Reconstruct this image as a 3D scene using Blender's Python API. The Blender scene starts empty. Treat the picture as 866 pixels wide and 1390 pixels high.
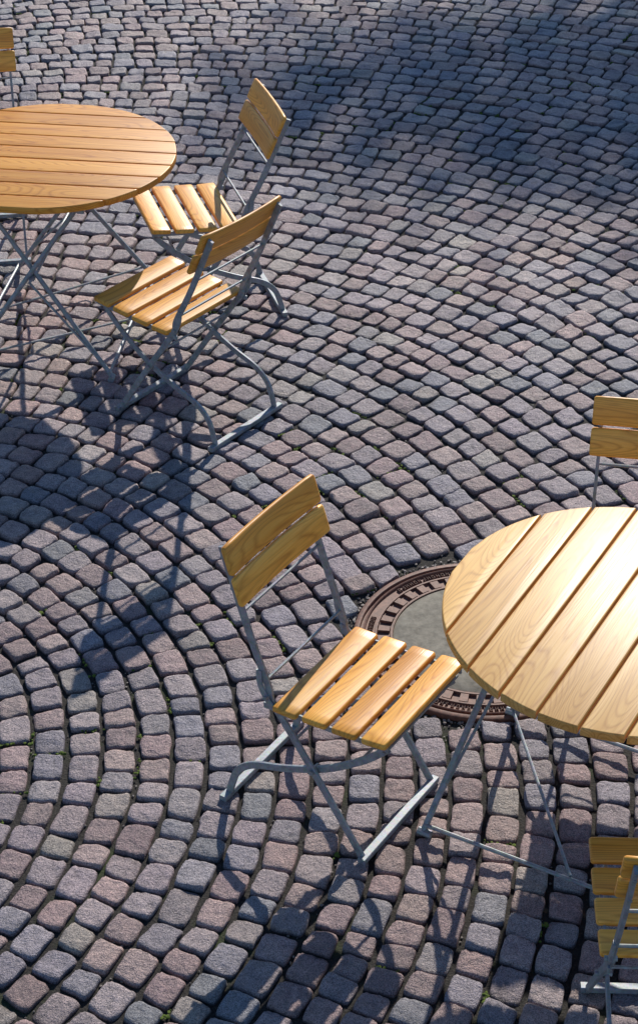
import bpy, bmesh, math, random
import numpy as np
from mathutils import Vector, Matrix
random.seed(7); rng=np.random.default_rng(11)
S=bpy.context.scene
S.view_settings.view_transform='Standard'; S.view_settings.look='None'; S.view_settings.exposure=0
COL=S.collection

# ---------------------------------------------------------------- materials
def newmat(name):
    m=bpy.data.materials.new(name); m.use_nodes=True
    nt=m.node_tree; b=nt.nodes['Principled BSDF']
    return m,nt,b
def N(nt,t,**k):
    n=nt.nodes.new(t)
    for a,v in k.items():
        if a.startswith('_'): n.inputs[a[1:].replace('_',' ')].default_value=v
        else: setattr(n,a,v)
    return n
def ramp(nt,fac,stops):
    r=nt.nodes.new('ShaderNodeValToRGB'); e=r.color_ramp.elements
    while len(e)<len(stops): e.new(.5)
    for i,(p,c) in enumerate(stops):
        e[i].position=p; e[i].color=(c[0],c[1],c[2],1) if len(c)==3 else c
    nt.links.new(fac,r.inputs[0]); return r
def mix(nt,mode,fac,a,b):
    n=nt.nodes.new('ShaderNodeMix'); n.data_type='RGBA'; n.blend_type=mode
    for sock,v in ((n.inputs[0],fac),(n.inputs[6],a),(n.inputs[7],b)):
        if hasattr(v,'is_linked') or hasattr(v,'links'): nt.links.new(v,sock)
        else: sock.default_value=v
    return n.outputs[2]

def wood_mat(name,dark,mid,light,rough=.42,spec=.35):
    m,nt,b=newmat(name); L=nt.links
    tc=N(nt,'ShaderNodeTexCoord'); oi=N(nt,'ShaderNodeObjectInfo')
    comb=N(nt,'ShaderNodeCombineXYZ')
    mul=N(nt,'ShaderNodeMath',operation='MULTIPLY'); mul.inputs[1].default_value=37.0
    L.new(oi.outputs['Random'],mul.inputs[0]); 
    for i in range(3): L.new(mul.outputs[0],comb.inputs[i])
    add=N(nt,'ShaderNodeVectorMath',operation='ADD')
    L.new(tc.outputs['Object'],add.inputs[0]); L.new(comb.outputs[0],add.inputs[1])
    mp=N(nt,'ShaderNodeMapping'); mp.inputs['Scale'].default_value=(1.4,22,22); L.new(add.outputs[0],mp.inputs[0])
    n1=N(nt,'ShaderNodeTexNoise',_Scale=1.0,_Detail=4.0,_Roughness=.6,_Distortion=.6); L.new(mp.outputs[0],n1.inputs['Vector'])
    mp2=N(nt,'ShaderNodeMapping'); mp2.inputs['Scale'].default_value=(5,260,260); L.new(add.outputs[0],mp2.inputs[0])
    n2=N(nt,'ShaderNodeTexNoise',_Scale=1.0,_Detail=3.0); L.new(mp2.outputs[0],n2.inputs['Vector'])
    mp3=N(nt,'ShaderNodeMapping'); mp3.inputs['Scale'].default_value=(1.3,9,9); L.new(add.outputs[0],mp3.inputs[0])
    n3=N(nt,'ShaderNodeTexNoise',_Scale=1.0,_Detail=1.0,_Roughness=.4); L.new(mp3.outputs[0],n3.inputs['Vector'])
    mm=N(nt,'ShaderNodeMath',operation='MULTIPLY'); mm.inputs[1].default_value=26.0; L.new(n3.outputs[0],mm.inputs[0])
    fr=N(nt,'ShaderNodeMath',operation='FRACT'); L.new(mm.outputs[0],fr.inputs[0])
    r1=ramp(nt,n1.outputs[0],[(.25,dark),(.5,mid),(.75,light)])
    r2=ramp(nt,fr.outputs[0],[(0,(.60,.45,.30)),(.25,(.94,.90,.84)),(.75,(1,1,1)),(1,(.68,.55,.40))])
    c=mix(nt,'MULTIPLY',.68,r1.outputs[0],r2.outputs[0])
    r3=ramp(nt,n2.outputs[0],[(.3,(.64,.52,.40)),(.5,(1,1,1))])
    c=mix(nt,'MULTIPLY',.45,c,r3.outputs[0])
    rv=ramp(nt,oi.outputs['Random'],[(0,(.84,.79,.73)),(1,(1.12,1.12,1.12))])
    c=mix(nt,'MULTIPLY',1.0,c,rv.outputs[0])
    L.new(c,b.inputs['Base Color'])
    rr=N(nt,'ShaderNodeMapRange'); rr.inputs['To Min'].default_value=rough-.06; rr.inputs['To Max'].default_value=rough+.14
    L.new(n2.outputs[0],rr.inputs['Value']); L.new(rr.outputs[0],b.inputs['Roughness'])
    b.inputs['Specular IOR Level'].default_value=spec
    bp=N(nt,'ShaderNodeBump',_Strength=.25,_Distance=.002); L.new(n2.outputs[0],bp.inputs['Height']); L.new(bp.outputs[0],b.inputs['Normal'])
    return m
WOOD=wood_mat('oiled_wood',(.78,.33,.040),(.94,.46,.068),(.98,.56,.115),.35,.45)
WOOD_GLARE=wood_mat('oiled_wood_glare_tint',(.68,.37,.095),(.83,.49,.145),(.92,.59,.21),.38,.38)  # paler copy of the wood: the right table's glare put into its colour
WOOD_T=wood_mat('oiled_wood_orange',(.61,.245,.030),(.81,.37,.050),(.90,.46,.085),.37,.40)

def steel_mat():
    m,nt,b=newmat('galvanised_steel'); L=nt.links
    tc=N(nt,'ShaderNodeTexCoord')
    n=N(nt,'ShaderNodeTexNoise',_Scale=45.0,_Detail=4.0); L.new(tc.outputs['Object'],n.inputs['Vector'])
    v=N(nt,'ShaderNodeTexVoronoi',_Scale=160.0); L.new(tc.outputs['Object'],v.inputs['Vector'])
    r=ramp(nt,n.outputs[0],[(.3,(.17,.20,.225)),(.7,(.31,.35,.38))]); 
    c=mix(nt,'MIX',.10,r.outputs[0],v.outputs['Color']); 
    hs=N(nt,'ShaderNodeHueSaturation',_Saturation=.7); L.new(c,hs.inputs['Color'])
    L.new(hs.outputs[0],b.inputs['Base Color'])
    b.inputs['Metallic'].default_value=.35; b.inputs['Specular IOR Level'].default_value=.4
    r2=ramp(nt,n.outputs[0],[(.3,(.46,)*3),(.7,(.62,)*3)]); L.new(r2.outputs[0],b.inputs['Roughness'])
    return m
STEEL=steel_mat()

def stone_mat():
    m,nt,b=newmat('granite_setts'); L=nt.links
    at=N(nt,'ShaderNodeVertexColor',layer_name='Col')
    geo=N(nt,'ShaderNodeNewGeometry')
    n1=N(nt,'ShaderNodeTexNoise',_Scale=38.0,_Detail=5.0,_Roughness=.78); L.new(geo.outputs['Position'],n1.inputs['Vector'])
    n2=N(nt,'ShaderNodeTexNoise',_Scale=300.0,_Detail=1.0,_Roughness=.7); L.new(geo.outputs['Position'],n2.inputs['Vector'])
    r1=ramp(nt,n1.outputs[0],[(.28,(.58,.57,.58)),(.5,(1,1,1)),(.75,(1.45,1.42,1.39))])
    c=mix(nt,'MULTIPLY',1.0,at.outputs['Color'],r1.outputs[0])
    r2=ramp(nt,n2.outputs[0],[(.36,(.40,.40,.42)),(.5,(1,1,1)),(.66,(1.55,1.52,1.5))])
    c=mix(nt,'MULTIPLY',.85,c,r2.outputs[0])
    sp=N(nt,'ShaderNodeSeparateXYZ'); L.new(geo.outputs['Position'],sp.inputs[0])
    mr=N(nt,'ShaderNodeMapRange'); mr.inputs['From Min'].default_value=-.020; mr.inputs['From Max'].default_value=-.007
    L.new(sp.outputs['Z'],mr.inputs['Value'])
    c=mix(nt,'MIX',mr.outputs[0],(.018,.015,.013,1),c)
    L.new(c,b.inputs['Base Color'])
    r3=ramp(nt,n1.outputs[0],[(.3,(.42,)*3),(.7,(.66,)*3)]); L.new(r3.outputs[0],b.inputs['Roughness'])
    b.inputs['Specular IOR Level'].default_value=.5
    b1=N(nt,'ShaderNodeBump',_Strength=1.0,_Distance=.015); L.new(n1.outputs[0],b1.inputs['Height'])
    b2=N(nt,'ShaderNodeBump',_Strength=.45,_Distance=.002); L.new(n2.outputs[0],b2.inputs['Height']); L.new(b1.outputs[0],b2.inputs['Normal'])
    L.new(b2.outputs[0],b.inputs['Normal'])
    return m
STONE=stone_mat()

BX,BY0,BY1=5.5,1.7,14.0
def soil_mat():
    m,nt,b=newmat('joint_grit_and_far_paving'); L=nt.links
    geo=N(nt,'ShaderNodeNewGeometry')
    n1=N(nt,'ShaderNodeTexNoise',_Scale=130.0,_Detail=3.0,_Roughness=.7); L.new(geo.outputs['Position'],n1.inputs['Vector'])
    n2=N(nt,'ShaderNodeTexNoise',_Scale=2.6,_Detail=5.0,_Roughness=.7); L.new(geo.outputs['Position'],n2.inputs['Vector'])
    r1=ramp(nt,n1.outputs[0],[(.3,(.007,.006,.005)),(.55,(.020,.017,.014)),(.75,(.07,.06,.05))])
    r2=ramp(nt,n2.outputs[0],[(.56,(0,0,0)),(.66,(1,1,1))])
    soil=mix(nt,'MIX',r2.outputs[0],r1.outputs[0],(.026,.04,.008,1))
    v=N(nt,'ShaderNodeTexVoronoi',_Scale=9.5,_Randomness=.45); L.new(geo.outputs['Position'],v.inputs['Vector'])
    ve=N(nt,'ShaderNodeTexVoronoi',_Scale=9.5,_Randomness=.45,feature='DISTANCE_TO_EDGE'); L.new(geo.outputs['Position'],ve.inputs['Vector'])
    hs=N(nt,'ShaderNodeHueSaturation',_Saturation=.12,_Value=.3); L.new(v.outputs['Color'],hs.inputs['Color'])
    cb=mix(nt,'MIX',.5,hs.outputs[0],(.24,.20,.195,1))
    re=ramp(nt,ve.outputs[0],[(.04,(0,0,0)),(.12,(1,1,1))])
    cob=mix(nt,'MULTIPLY',.85,cb,re.outputs[0])
    sp=N(nt,'ShaderNodeSeparateXYZ'); L.new(geo.outputs['Position'],sp.inputs[0])
    ab=N(nt,'ShaderNodeMath',operation='ABSOLUTE'); L.new(sp.outputs['X'],ab.inputs[0])
    g1=N(nt,'ShaderNodeMath',operation='GREATER_THAN'); L.new(ab.outputs[0],g1.inputs[0]); g1.inputs[1].default_value=BX
    ys=N(nt,'ShaderNodeMath',operation='SUBTRACT'); L.new(sp.outputs['Y'],ys.inputs[0]); ys.inputs[1].default_value=(BY0+BY1)/2
    ya=N(nt,'ShaderNodeMath',operation='ABSOLUTE'); L.new(ys.outputs[0],ya.inputs[0])
    g2=N(nt,'ShaderNodeMath',operation='GREATER_THAN'); L.new(ya.outputs[0],g2.inputs[0]); g2.inputs[1].default_value=(BY1-BY0)/2
    mx=N(nt,'ShaderNodeMath',operation='MAXIMUM'); L.new(g1.outputs[0],mx.inputs[0]); L.new(g2.outputs[0],mx.inputs[1])
    c=mix(nt,'MIX',mx.outputs[0],soil,cob)
    L.new(c,b.inputs['Base Color']); b.inputs['Roughness'].default_value=.9
    bp=N(nt,'ShaderNodeBump',_Strength=.8,_Distance=.006); L.new(n1.outputs[0],bp.inputs['Height']); L.new(bp.outputs[0],b.inputs['Normal'])
    return m
SOIL=soil_mat()
def simple_mat(name,c1,c2,scale,rough,metal=0,bump=.4,dist=.002):
    m,nt,b=newmat(name); L=nt.links
    geo=N(nt,'ShaderNodeNewGeometry')
    n=N(nt,'ShaderNodeTexNoise',_Scale=scale,_Detail=6.0,_Roughness=.7); L.new(geo.outputs['Position'],n.inputs['Vector'])
    r=ramp(nt,n.outputs[0],[(.32,c1),(.68,c2)]); L.new(r.outputs[0],b.inputs['Base Color'])
    b.inputs['Roughness'].default_value=rough; b.inputs['Metallic'].default_value=metal
    bp=N(nt,'ShaderNodeBump',_Strength=bump,_Distance=dist); L.new(n.outputs[0],bp.inputs['Height']); L.new(bp.outputs[0],b.inputs['Normal'])
    return m
IRON=simple_mat('rusty_cast_iron',(.09,.040,.027),(.24,.108,.070),60,.62,.05)
CONC=simple_mat('cast_concrete',(.14,.125,.095),(.31,.28,.22),30,.85,0,.6)
MOSS=simple_mat('moss',(.045,.075,.008),(.13,.18,.02),120,.95)
PEB=simple_mat('pebble',(.10,.085,.075),(.32,.28,.25),30,.7)
BARK=simple_mat('bark',(.06,.045,.035),(.14,.11,.085),25,.9)
LEAF=simple_mat('leaf',(.04,.07,.015),(.11,.12,.03),3,.6,0,0)

# ---------------------------------------------------------------- mesh helpers
class MB:
    def __init__(s): s.v=[];s.f=[]
    def sweep(s,pts,prof,side,closed_caps=True,radii=None):
        pts=[Vector(p) for p in pts]; side=Vector(side).normalized(); n=len(pts); k=len(prof); base=len(s.v)
        for i,p in enumerate(pts):
            t=(pts[min(i+1,n-1)]-pts[max(i-1,0)]).normalized()
            sd=(side-t*side.dot(t)).normalized(); nn=t.cross(sd)
            rr=radii[i] if radii else 1
            for a,b in prof: s.v.append(p+nn*(a*rr)+sd*(b*rr))
        for i in range(n-1):
            for j in range(k):
                a=base+i*k+j; b=base+i*k+(j+1)%k; s.f.append((a,b,b+k,a+k))
        s.f.append(tuple(base+j for j in range(k))[::-1]); s.f.append(tuple(base+(n-1)*k+j for j in range(k)))
    def rod(s,a,b,r,seg=8):
        a=Vector(a);b=Vector(b);d=(b-a)
        side=Vector((0,0,1)) if abs(d.normalized().z)<.9 else Vector((1,0,0))
        s.sweep([a,a.lerp(b,.5),b],circ(r,seg),side)
    def obj(s,name,mat,parent=None,smooth=True,bevel=0):
        me=bpy.data.meshes.new(name); me.from_pydata([tuple(v) for v in s.v],[],s.f)
        bm=bmesh.new(); bm.from_mesh(me); bmesh.ops.recalc_face_normals(bm,faces=bm.faces); bm.to_mesh(me); bm.free()
        me.materials.append(mat)
        o=bpy.data.objects.new(name,me); COL.objects.link(o)
        if smooth:
            for p in me.polygons: p.use_smooth=True
            me.set_sharp_from_angle(angle=math.radians(40))
        if parent: o.parent=parent
        return o
def circ(r,seg=8): return [(r*math.cos(2*math.pi*i/seg),r*math.sin(2*math.pi*i/seg)) for i in range(seg)]
def rect(a,b,c=.002): return [(-a+c,-b),(a-c,-b),(a,-b+c),(a,b-c),(a-c,b),(-a+c,b),(-a,b-c),(-a,-b+c)]
def cr(P,sub=6):
    P=[Vector(p) for p in P]; out=[]
    for i in range(len(P)-1):
        p0=P[max(i-1,0)];p1=P[i];p2=P[i+1];p3=P[min(i+2,len(P)-1)]
        for j in range(sub):
            t=j/sub
            out.append(.5*((2*p1)+(p2-p0)*t+(2*p0-5*p1+4*p2-p3)*t*t+(3*p1-p0-3*p2+p3)*t**3))
    out.append(P[-1]); return out
def empty(name,loc,rz):
    e=bpy.data.objects.new(name,None); COL.objects.link(e); e.location=loc; e.rotation_euler=(0,0,rz); e.empty_display_size=.2; return e

_sl={}
def slat_mesh(L,w,t,bend,crown):
    key=(L,w,t,bend,crown)
    if key in _sl: return _sl[key]
    bm=bmesh.new(); nx=14
    r=min(t*.42,.007); prof=[]
    for cx,cy,a0 in ((w/2-r,t/2-r,0),(-w/2+r,t/2-r,90),(-w/2+r,-t/2+r,180),(w/2-r,-t/2+r,270)):
        for q in range(4):
            a=math.radians(a0+q*30); prof.append((cx+r*math.cos(a),cy+r*math.sin(a)))
    rings=[]
    xs=[-L/2,-L/2+.002]+[-L/2+.006+(L-.012)*i/(nx-1) for i in range(nx)]+[L/2-.002,L/2]
    for x in xs:
        e=min(L/2-abs(x),.006); sc=1-(.0045*(1-e/.006)**2)/(t/2)*.6
        wsc=1-(.004*(1-e/.006)**2)/(w/2)
        ce=max(0,abs(x)-(L/2-.012))/.012
        ring=[]
        for y,z in prof:
            ring.append(bm.verts.new((x,y*wsc*(1-.06*ce*ce),z*sc-bend*(2*x/L)**2-crown*(2*y/w)**2*.5)))
        rings.append(ring)
    k=len(prof)
    for i in range(len(rings)-1):
        for j in range(k): bm.faces.new((rings[i][j],rings[i][(j+1)%k],rings[i+1][(j+1)%k],rings[i+1][j]))
    bm.faces.new(rings[0][::-1]); bm.faces.new(rings[-1])
    bmesh.ops.recalc_face_normals(bm,faces=bm.faces)
    me=bpy.data.meshes.new('slat'); bm.to_mesh(me); bm.free()
    for p in me.polygons: p.use_smooth=True
    me.set_sharp_from_angle(angle=math.radians(50))
    _sl[key]=me; return me

def chair(loc,ang,wood,top=(-.352,.892)):
    E=empty('folding_garden_chair',(loc[0],loc[1],0),math.radians(ang))
    W=.43
    def slat(name,cx,cz,th,w,t,bend,crown,L):
        me=slat_mesh(L,w,t,bend,crown).copy(); me.name=name; me.materials.append(wood)
        o=bpy.data.objects.new(name,me); COL.objects.link(o); o.parent=E
        c,s=math.cos(th),math.sin(th)
        M=Matrix(((0,-c,-s,cx),(1,0,0,random.uniform(-.002,.002)),(0,-s,c,cz),(0,0,0,1))); o.matrix_local=M
    th=math.radians(4)
    for i in range(4):
        x=-.1405+i*.0945
        z=.447+x*math.tan(th)+(.004 if i==3 else 0)
        slat('seat_slat_%d'%(i+1),x,z,th+math.radians([-3,0,1,3][i]),.079,.019,.0,.0015,W)
    b0=Vector((-.205,0,.46)); b1=Vector((top[0],0,top[1])); u=(b1-b0).normalized()
    thb=math.atan2(u.z,u.x)
    nb=Vector((u.z,0,-u.x))
    for i,dd in enumerate((.045,.140)):
        c=b1-u*dd+nb*.014
        slat('back_slat_%d'%(i+1),c.x,c.z,thb,.088,.016,.010,.0,W)
    F=MB()
    for sy in (-1,1):
        y=sy*.188
        up=cr([b1-u*.012+Vector((0,y,0)),b0+u*.2+Vector((0,y,0)),(-.208,y,.49),(-.196,y,.44),(-.15,y,.375),(-.02,y,.19),(.10,y,.012)],6)
        F.sweep(up,rect(.011,.005,.0015),(0,1,0))
        y2=sy*.172
        lg=cr([(.165,y2,.425),(.09,y2,.35),(-.03,y2,.262),(-.16,y2,.20),(-.27,y2,.160),(-.325,y2,.115),(-.348,y2,.06),(-.36,y2,.012)],5)
        F.sweep(lg,rect(.011,.005,.0015),(0,1,0))
        F.sweep([(-.215,sy*.196,.424),(0,sy*.196,.434),(.178,sy*.196,.447)],rect(.009,.0035,.001),(0,1,0))
        F.sweep(cr([(-.232,y*1.03,.535),(-.225,y*1.05,.485),(-.19,y*1.05,.43),(-.14,y*1.05,.42)],4),rect(.009,.003,.001),(0,1,0))
        F.rod((-.062,sy*.160,.250),(-.062,sy*.202,.250),.008); F.rod((-.205,sy*.178,.455),(-.205,sy*.208,.455),.007)
        for dd in (.045,.140):
            q=b1-u*dd; F.rod(q+Vector((0,y,0))-nb*.013,q+Vector((0,y,0))+nb*.004,.006)
    def fl(x,z,hw,r=.0055): F.rod((x,-hw,z),(x,hw,z),r)
    q=b1-u*.212; fl(q.x,q.z,.188,.0045)
    fl(-.212,.505,.188,.0045); fl(-.12,.335,.188,.0045)
    fl(.08,.342,.172,.0045); fl(.165,.425,.196,.0055)
    F.sweep([(.108,-.205,.010),(.108,0,.010),(.108,.205,.010)],rect(.009,.012,.002),(1,0,0))
    F.sweep([(-.362,-.205,.010),(-.362,0,.010),(-.362,.205,.010)],rect(.009,.012,.002),(1,0,0))
    F.obj('steel_frame',STEEL,E)
    return E

def table(loc,ang,wood):
    E=empty('round_garden_table',(loc[0],loc[1],0),math.radians(ang))
    R=.5; nb=9; gap=.0065; w=(2*R-gap*(nb-1))/nb; t=.027; zt=.75
    for i in range(nb):
        p0=-R+i*(w+gap); p1=p0+w
        p0c=max(p0,-R+.004); p1c=min(p1,R-.004)
        ps=[p0c+(p1c-p0c)*k/8 for k in range(9)]
        pts=[(math.sqrt(R*R-p*p),p) for p in ps]+[(-math.sqrt(R*R-p*p),p) for p in reversed(ps)]
        yc=(p0+p1)/2
        bm=bmesh.new(); vs=[bm.verts.new((x,y-yc,t/2)) for x,y in pts]
        f=bm.faces.new(vs)
        r=bmesh.ops.extrude_face_region(bm,geom=[f]); 
        for v in [g for g in r['geom'] if isinstance(g,bmesh.types.BMVert)]: v.co.z=-t/2
        bmesh.ops.recalc_face_normals(bm,faces=bm.faces)
        ed=[e for e in bm.edges if abs(e.verts[0].co.z-e.verts[1].co.z)<1e-5]
        bmesh.ops.bevel(bm,geom=ed,offset=.004,segments=3,affect='EDGES',profile=.5)
        me=bpy.data.meshes.new('top_board'); bm.to_mesh(me); bm.free(); me.materials.append(wood)
        for p in me.polygons: p.use_smooth=True
        me.set_sharp_from_angle(angle=math.radians(35))
        o=bpy.data.objects.new('top_board_%d'%(i+1),me); COL.objects.link(o); o.parent=E; o.location=(random.uniform(-.0015,.0015),yc,zt-t/2+random.uniform(-.0006,.0006))
        o.rotation_euler=(random.uniform(-.006,.006),random.uniform(-.001,.001),0)
    F=MB()
    zb=zt-t
    for sx in (-1,1):
        F.sweep([(sx*.22,-.42,zb-.012),(sx*.22,0,zb-.012),(sx*.22,.42,zb-.012)],rect(.011,.014,.002),(1,0,0))
    for sy in (-1,1):
        F.rod((-.30,sy*.44,.01),(.20,sy*.335,zb-.02),.0095,10)
        F.rod((.30,sy*.425,.01),(-.20,sy*.315,zb-.02),.0095,10)
        F.rod((0,sy*.405,.40),(0,sy*.33,.40),.007)
        F.rod((-.2,sy*.33,zb-.02),(.2,sy*.33,zb-.02),.006)
    for sx in (-1,1):
        F.rod((sx*.292,-.438,.030),(sx*.292,.438,.030),.006)
        F.rod((sx*.30,-.455,.009),(sx*.30,-.415,.009),.012); F.rod((sx*.30,.455,.009),(sx*.30,.415,.009),.012)
        F.rod((-sx*.275,-sx*.432,.06),(sx*.285,0,.035),.005)
        F.rod((-sx*.275,sx*.432,.06),(sx*.02,sx*.36,.37),.005)
        F.rod((sx*.2,-.33,zb-.02),(sx*.2,.33,zb-.02),.007)
    F.rod((0,-.37,.385),(0,.37,.385),.006)
    F.obj('steel_frame',STEEL,E)
    return E

# ---------------------------------------------------------------- furniture layout
table((.824,4.048),61,WOOD_GLARE)
table((-1.055,7.01),-7,WOOD_T)
chair((.138,4.11),-33,WOOD,(-.350,.908))
chair((-.56,6.40),142,WOOD,(-.392,.872))
chair((-.545,7.15),197,WOOD,(-.392,.870))
chair((-1.47,7.63),-81,WOOD)
chair((.97,4.55),-100,WOOD)
chair((.875,3.31),88,WOOD)

# ---------------------------------------------------------------- cobbles: setts laid in wide nested arcs whose centre advances up the square
MC=np.array([.519,4.904]); MR=.412
C0=np.array([-1.95,4.15]); nn=np.array([.62,.785]); nn/=np.linalg.norm(nn); thn=math.atan2(nn[1],nn[0]); h=.108
TAB=rng.uniform(-1,1,(256,256))
def vn(x,y):
    xi=np.floor(x).astype(int); yi=np.floor(y).astype(int); fx=x-xi; fy=y-yi
    fx=fx*fx*(3-2*fx); fy=fy*fy*(3-2*fy)
    g=lambda a,b:TAB[a&255,b&255]
    return (g(xi,yi)*(1-fx)+g(xi+1,yi)*fx)*(1-fy)+(g(xi,yi+1)*(1-fx)+g(xi+1,yi+1)*fx)*fy
quads=[]; s=.06; cc=0.0
while s<18:
    q_=min(max((s-2.5)/1.6,0),1); vdr=.08+.46*q_*q_*(3-2*q_)
    ds=h*(1+.12*q_)*rng.uniform(.97,1.03); s2=s+ds
    cc2=cc+vdr*ds
    r1_,r2_=s-cc,s2-cc2; ca_=C0+nn*cc; cb_=C0+nn*cc2
    rm=(r1_+r2_)/2
    th=thn+math.pi+rng.uniform(-.04,.04)/max(rm,.2)
    k=max(3,int(2*math.pi*rm/.107)); ws=rng.uniform(.78,1.25,k); ws=ws/ws.sum()*2*math.pi
    for q in range(k):
        t0=th; t1=th+ws[q]; th=t1
        if math.cos((t0+t1)/2-thn)<-.45 and s>3.4: continue
        f0=t0+vdr*math.sin(t0-thn)*ds/r2_; f1=t1+vdr*math.sin(t1-thn)*ds/r2_
        A=[ca_[0]+r1_*math.cos(t0),ca_[1]+r1_*math.sin(t0)]; B=[ca_[0]+r1_*math.cos(t1),ca_[1]+r1_*math.sin(t1)]
        C=[cb_[0]+r2_*math.cos(f1),cb_[1]+r2_*math.sin(f1)]; D=[cb_[0]+r2_*math.cos(f0),cb_[1]+r2_*math.sin(f0)]
        x,y=A[0],A[1]
        if abs(x)>BX+.3 or y<BY0-.3 or y>BY1+.3: continue
        quads.append([A,B,C,D])
    s=s2; cc=cc2
Q=np.array(quads)
Q=Q+np.stack([vn(Q[...,0]*.75+13,Q[...,1]*.75+70),vn(Q[...,0]*.75+60,Q[...,1]*.75+120)],-1)*.04
Q=Q+np.stack([vn(Q[...,0]*1.9+3,Q[...,1]*1.9+50),vn(Q[...,0]*1.9+90,Q[...,1]*1.9+20)],-1)*.014+np.stack([vn(Q[...,0]*6+3,Q[...,1]*6+50),vn(Q[...,0]*6+90,Q[...,1]*6+20)],-1)*.008
cen=Q.mean(1)
keep=(np.abs(cen[:,0])<BX)&(cen[:,1]>BY0)&(cen[:,1]<BY1)&(np.linalg.norm(cen-MC,axis=1)>MR+.018)
Q=Q[keep]; cen=cen[keep]; print('stones',len(Q))
hi=(np.abs(cen[:,0])<.22*cen[:,1]+.4)&(cen[:,1]>2.7)&(cen[:,1]<11.7)
PAL=np.array([[.385,.275,.255],[.35,.238,.228],[.335,.268,.278],[.285,.255,.28],[.225,.22,.238],[.385,.325,.29],[.37,.295,.29],[.295,.205,.20],[.345,.295,.295]])*.95
PW=np.array([.18,.14,.20,.13,.05,.05,.13,.06,.06]); PW/=PW.sum()
def build(Q,par):
    K=len(Q); n=len(par); a,b=np.meshgrid(par,par,indexing='xy'); a=a.ravel(); b=b.ravel()
    cn=Q.mean(1)
    Q=Q+rng.uniform(-.0036,.0036,Q.shape)
    # joints: a little wider between courses than between neighbours in a course
    ia=rng.uniform(.030,.100,(K,1)); ib=rng.uniform(.075,.140,(K,1))
    rc=rng.uniform(.0,.09,(K,4))
    shc=1-(np.where((a<0)&(b<0),1,0)[None,:]*rc[:,0:1]+np.where((a>0)&(b<0),1,0)[None,:]*rc[:,1:2]+np.where((a>0)&(b>0),1,0)[None,:]*rc[:,2:3]+np.where((a<0)&(b>0),1,0)[None,:]*rc[:,3:4])*(np.abs(a*b)**3)[None,:]
    aa=a[None,:]*shc*(1-ia); bb=b[None,:]*shc*(1-ib)
    w=[(1-aa)*(1-bb)/4,(1+aa)*(1-bb)/4,(1+aa)*(1+bb)/4,(1-aa)*(1+bb)/4]
    XY=sum(w[k][...,None]*Q[:,k][:,None,:] for k in range(4))
    off=rng.uniform(0,200,(K,2))
    X=XY[...,0]; Y=XY[...,1]
    nx=vn(X*34+off[:,:1],Y*34+off[:,1:]); ny=vn(X*34+off[:,1:]+31,Y*34+off[:,:1]+7)
    r=(np.abs(a)**10+np.abs(b)**10)**(1/10); r=np.clip(r,0,1)[None,:]
    e=np.clip((r-rng.uniform(.70,.90,(K,1)))/.24,0,1)
    z=-.0010*e-.0044*e**3-.028*np.clip((r-.970)/.030,0,1)-.0006*r*r
    z=z+.0036*vn(X*24+off[:,:1],Y*24+off[:,1:])+.0028*(1-2*np.abs(vn(X*42+off[:,1:],Y*42+off[:,:1])))*.8+.0020*vn(X*95+off[:,1:],Y*95+off[:,:1])
    z=z+aa*rng.normal(0,.0026,(K,1))+bb*rng.normal(0,.0026,(K,1))+rng.normal(0,.0020,(K,1))
    z=z+.005*vn(X*1.1+5,Y*1.1+9)
    X=X+nx*.0030; Y=Y+ny*.0030
    dx=X-MC[0]; dy=Y-MC[1]; dd=np.sqrt(dx*dx+dy*dy); f=np.where(dd<MR+.006,(MR+.006)/dd,1); X=MC[0]+dx*f; Y=MC[1]+dy*f
    V=np.stack([X,Y,z],-1).reshape(-1,3)
    idx=np.arange(n*n).reshape(n,n)
    fq=np.stack([idx[:-1,:-1],idx[:-1,1:],idx[1:,1:],idx[1:,:-1]],-1).reshape(-1,4)
    Fq=(fq[None]+(np.arange(K)*n*n)[:,None,None]).reshape(-1,4)
    p=V[Fq[:,:3]]; cz=np.cross(p[:,1]-p[:,0],p[:,2]-p[:,0])[:,2]
    so=cz.reshape(K,-1).sum(1)<0; so=np.repeat(so,len(fq)); Fq[so]=Fq[so][:,::-1]
    ci=rng.choice(len(PAL),K,p=PW); col=PAL[ci]*rng.uniform(.80,1.14,(K,1))*rng.uniform(.98,1.02,(K,3))
    lf=(vn(cn[:,0]*.8+77,cn[:,1]*.8+31)+vn(cn[:,0]*2+7,cn[:,1]*2+3)*.5)[:,None]
    col=col*(1+.10*lf)*(1+lf*np.array([[.03,0,-.04]]))
    C=np.ones((K,n*n,4)); C[...,:3]=col[:,None,:]; C=C.reshape(-1,4)
    return V,Fq,C
V1,F1,C1=build(Q[hi],[-1,-.972,-.91,-.74,-.46,-.16,.16,.46,.74,.91,.972,1])
V2,F2,C2=build(Q[~hi],[-1,-.96,-.6,.6,.96,1])
V=np.concatenate([V1,V2]); Fq=np.concatenate([F1,F2+len(V1)]); C=np.concatenate([C1,C2])
me=bpy.data.meshes.new('cobblestone_pavement')
me.vertices.add(len(V)); me.vertices.foreach_set('co',V.astype(np.float32).ravel())
me.loops.add(Fq.size); me.loops.foreach_set('vertex_index',Fq.astype(np.int32).ravel())
me.polygons.add(len(Fq)); me.polygons.foreach_set('loop_start',np.arange(0,Fq.size,4,dtype=np.int32)); me.polygons.foreach_set('loop_total',np.full(len(Fq),4,dtype=np.int32))
me.polygons.foreach_set('use_smooth',np.ones(len(Fq),dtype=bool))
me.update(calc_edges=True)
ca=me.color_attributes.new('Col','FLOAT_COLOR','POINT'); ca.data.foreach_set('color',C.astype(np.float32).ravel())
me.materials.append(STONE)
o=bpy.data.objects.new('cobblestone_pavement',me); COL.objects.link(o)

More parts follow.
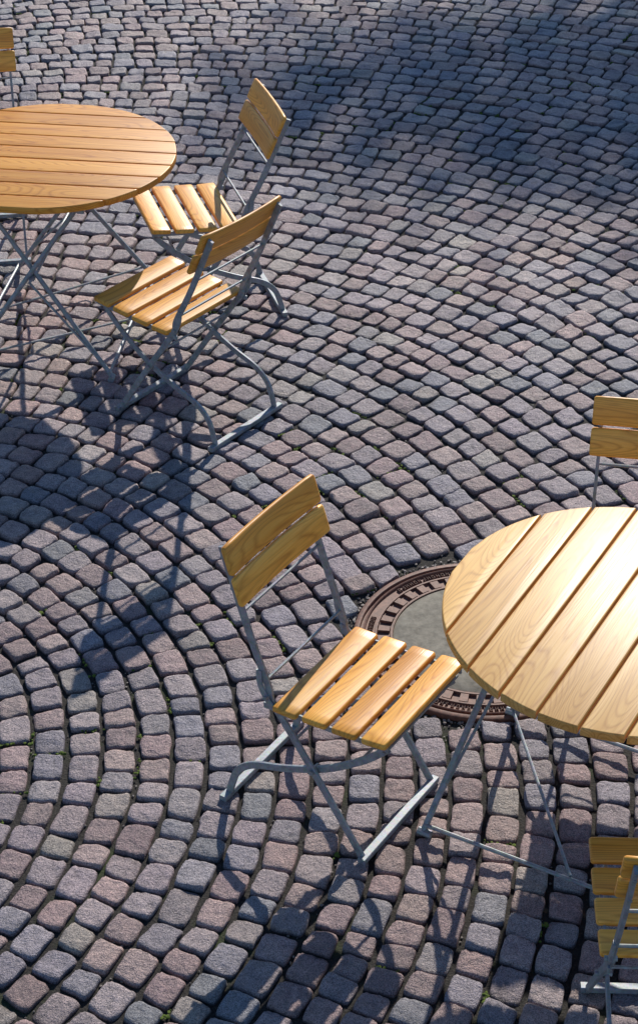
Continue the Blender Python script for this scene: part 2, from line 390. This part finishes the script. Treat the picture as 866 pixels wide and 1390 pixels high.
bm=bmesh.new(); G=600
vs=[bm.verts.new(p) for p in ((-G,-G,-.0170),(G,-G,-.0170),(G,G,-.0170),(-G,G,-.0170))]; bm.faces.new(vs)
me=bpy.data.meshes.new('ground'); bm.to_mesh(me); bm.free(); me.materials.append(SOIL)
o=bpy.data.objects.new('ground',me); COL.objects.link(o)

def blobs(name,mat,pts,rs,flat):
    mb=MB(); bmm=bmesh.new(); bmesh.ops.create_icosphere(bmm,subdivisions=1,radius=1)
    bv=[v.co.copy() for v in bmm.verts]; bf=[[v.index for v in f.verts] for f in bmm.faces]; bmm.free()
    for (x,y,z),r in zip(pts,rs):
        b0=len(mb.v); sx,sy=random.uniform(.7,1.3),random.uniform(.7,1.3)
        for v in bv:
            k=random.uniform(.8,1.2); mb.v.append(Vector((x+v.x*r*sx*k,y+v.y*r*sy*k,z+v.z*r*flat*k)))
        for f in bf: mb.f.append(tuple(b0+i for i in f))
    return mb.obj(name,mat,smooth=True)
edge=[];
for q in Q[hi]:
    edge.append((q[0],q[1])); edge.append((q[0],q[3]))
mp_=[];mr_=[];pp=[];pr=[]
for k in range(len(edge)):
    a,b=edge[k]
    den=vn(np.array(a[0]*1.6+40),np.array(a[1]*1.6+3))
    if den>-.1 and random.random()<.16*(den+.25):
        cl_=random.random()<.35
        for _ in range(random.randint(4,12)):
            t=random.random() if not cl_ else random.gauss(.0,.07); p=a+(b-a)*t; mp_.append((p[0]+random.gauss(0,.004),p[1]+random.gauss(0,.004),-.008)); mr_.append(random.uniform(.003,.0065))
    if random.random()<.13:
        for _ in range(random.randint(1,3)):
            t=random.random(); p=a+(b-a)*t; pp.append((p[0]+random.gauss(0,.003),p[1]+random.gauss(0,.003),-.014)); pr.append(random.uniform(.002,.0042))
for _ in range(900):
    a=random.uniform(0,6.283); r=MR+abs(random.gauss(0,.02)); pp.append((MC[0]+r*math.cos(a),MC[1]+r*math.sin(a),-.013)); pr.append(random.uniform(.002,.006))
blobs('moss',MOSS,mp_,mr_,.7); blobs('pebbles',PEB,pp,pr,.8)

# ---------------------------------------------------------------- manhole cover
E=empty('manhole_cover',(MC[0],MC[1],0),.3)
def lathe(name,prof,mat,seg=96):
    mb=MB(); k=len(prof)
    for s in range(seg):
        a=2*math.pi*s/seg
        for r,z in prof: mb.v.append(Vector((r*math.cos(a),r*math.sin(a),z)))
    for s in range(seg):
        s2=(s+1)%seg
        for i in range(k-1): mb.f.append((s*k+i,s2*k+i,s2*k+i+1,s*k+i+1))
    return mb.obj(name,mat,E)
lathe('frame_ring',[(.408,-.03),(.408,.001),(.405,.003),(.392,.003),(.390,.001),(.389,-.008),(.381,-.008),(.380,.002),(.377,.0035),(.374,.0015),(.372,-.006),(.342,-.006),(.340,.002),(.334,.002),(.332,-.007),(.292,-.007),(.290,.002),(.283,.002),(.281,-.004),(.281,-.02)],IRON)
mb=MB()
def seg_block(r0,r1,a0,a1,z0,z1):
    b=len(mb.v)
    for z,ins in ((z0,0),(z1,.0012)):
        for r,a in ((r0+ins,a0+ins/r0),(r1-ins,a0+ins/r0),(r1-ins,a1-ins/r0),(r0+ins,a1-ins/r0)): mb.v.append(Vector((r*math.cos(a),r*math.sin(a),z)))
    mb.f.extend([(b,b+1,b+5,b+4),(b+1,b+2,b+6,b+5),(b+2,b+3,b+7,b+6),(b+3,b,b+4,b+7),(b+4,b+5,b+6,b+7)])
nb_=38
for i in range(nb_):
    a=2*math.pi*i/nb_; seg_block(.2925,.3315,a,a+2*math.pi/nb_*.55,-.0075,.0018)
a=0
while a<2*math.pi:
    if (a%1.25)<.82:
        r0,r1=.3475,.3665
        kind=random.randint(0,3)
        seg_block(r0,r1,a,a+.009,-.007,.001)
        if kind!=1: seg_block(r0,r1,a+.022,a+.031,-.007,.001)
        if kind in(0,2): seg_block(r1-.005,r1,a+.009,a+.022,-.007,.0008)
        if kind in(0,1,3): seg_block(r0+.007,r0+.0115,a+.009,a+.022,-.007,.0008)
        if kind in(1,2): seg_block(r0,r0+.004,a+.009,a+.024,-.007,.0008)
        a+=.048
    else: a+=.05
mb.obj('cast_pattern',IRON,E,smooth=False)
mb=MB(); b=0; mb.v.append(Vector((0,0,.001))); sg=64
for r,z in ((.1,.001),(.2,.0008),(.275,.0),(.2815,-.003)):
    for s in range(sg): a=2*math.pi*s/sg; mb.v.append(Vector((r*math.cos(a),r*math.sin(a),z)))
for s in range(sg): mb.f.append((0,1+s,1+(s+1)%sg))
for q in range(3):
    for s in range(sg): mb.f.append((1+q*sg+s,1+(q+1)*sg+s,1+(q+1)*sg+(s+1)%sg,1+q*sg+(s+1)%sg))
mb.obj('concrete_infill',CONC,E)

# ---------------------------------------------------------------- unseen tall tree, added beyond the square to cast soft shade on the back right
T=empty('added_shade_tree',(7.4,27.2,0),0)
mb=MB(); HT=11.0
trunk=cr([(0,0,-.05),(.06,.04,2.6),(-.06,.0,5.6),(.0,.04,8.4),(.06,0,10.6)],5)
mb.sweep(trunk,circ(1,12),(1,0,0),radii=[.26-.17*i/(len(trunk)-1) for i in range(len(trunk))])
for k in range(22):
    a=k*2.4; L=random.uniform(1.2,3.4); z0=random.uniform(8.4,10.4)
    ex,ey=math.cos(a)*L,math.sin(a)*L*.5
    p=cr([(0,0,z0),(ex*.35,ey*.35,z0+.35),(ex*.7,ey*.7,z0+.6),(ex,ey,z0+random.uniform(.6,1.0))],4)
    mb.sweep(p,circ(1,7),(.3,.2,1),radii=[.06-.047*i/(len(p)-1) for i in range(len(p))])
mb.obj('trunk_and_limbs',BARK,T)
nl=9500; cl=[]
for k in range(230):
    a=random.uniform(0,6.283); r=math.sqrt(random.random())
    cl.append((math.cos(a)*r*3.1,math.sin(a)*r*1.1,HT+random.gauss(0,.2)*(1-.4*r),random.uniform(.35,.65)))
vv=[];ff=[]
for k in range(nl):
    cx,cy,cz,cr_=random.choice(cl)
    p=Vector((random.gauss(0,1),random.gauss(0,1),random.gauss(0,.6)))*cr_*.75+Vector((cx,cy,cz))
    s_=random.uniform(.05,.085); d1=Vector((random.gauss(0,1),random.gauss(0,1),random.gauss(0,.6))).normalized(); d2=d1.cross(Vector((random.gauss(0,1),random.gauss(0,1),random.gauss(0,1)))).normalized()
    b=len(vv); vv+= [p-d1*s_,p+d2*s_*.55,p+d1*s_,p-d2*s_*.55]; ff.append((b,b+1,b+2,b+3))
me=bpy.data.meshes.new('leaves'); me.from_pydata([tuple(v) for v in vv],[],ff); me.materials.append(LEAF)
o=bpy.data.objects.new('leaves',me); COL.objects.link(o); o.parent=T

# ---------------------------------------------------------------- light, sky, camera
el=math.radians(31); az=math.atan2(.25,.97)
wd=bpy.data.worlds.new('World'); S.world=wd; wd.use_nodes=True; nt=wd.node_tree
sky=nt.nodes.new('ShaderNodeTexSky'); sky.sky_type='NISHITA'; sky.sun_disc=False; sky.sun_elevation=el; sky.sun_rotation=az
sky.dust_density=.1; sky.ozone_density=6.0; sky.air_density=1.1
nt.links.new(sky.outputs[0],nt.nodes['Background'].inputs[0]); nt.nodes['Background'].inputs[1].default_value=.115
sl=bpy.data.lights.new('sun','SUN'); sl.energy=5.0; sl.angle=math.radians(.5); sl.color=(1,.935,.84)
so=bpy.data.objects.new('sun',sl); COL.objects.link(so)
d=Vector((-math.sin(az)*math.cos(el),-math.cos(az)*math.cos(el),-math.sin(el))); so.rotation_euler=d.to_track_quat('-Z','Y').to_euler(); so.location=(3,12,8)
cam=bpy.data.cameras.new('camera'); co=bpy.data.objects.new('camera',cam); COL.objects.link(co); S.camera=co
co.location=(0,0,3.82); co.rotation_euler=(math.radians(90-34.2),0,0)
cam.sensor_fit='VERTICAL'; cam.sensor_height=24; cam.lens=24*2617/1390; cam.clip_end=2000; cam.clip_start=.05
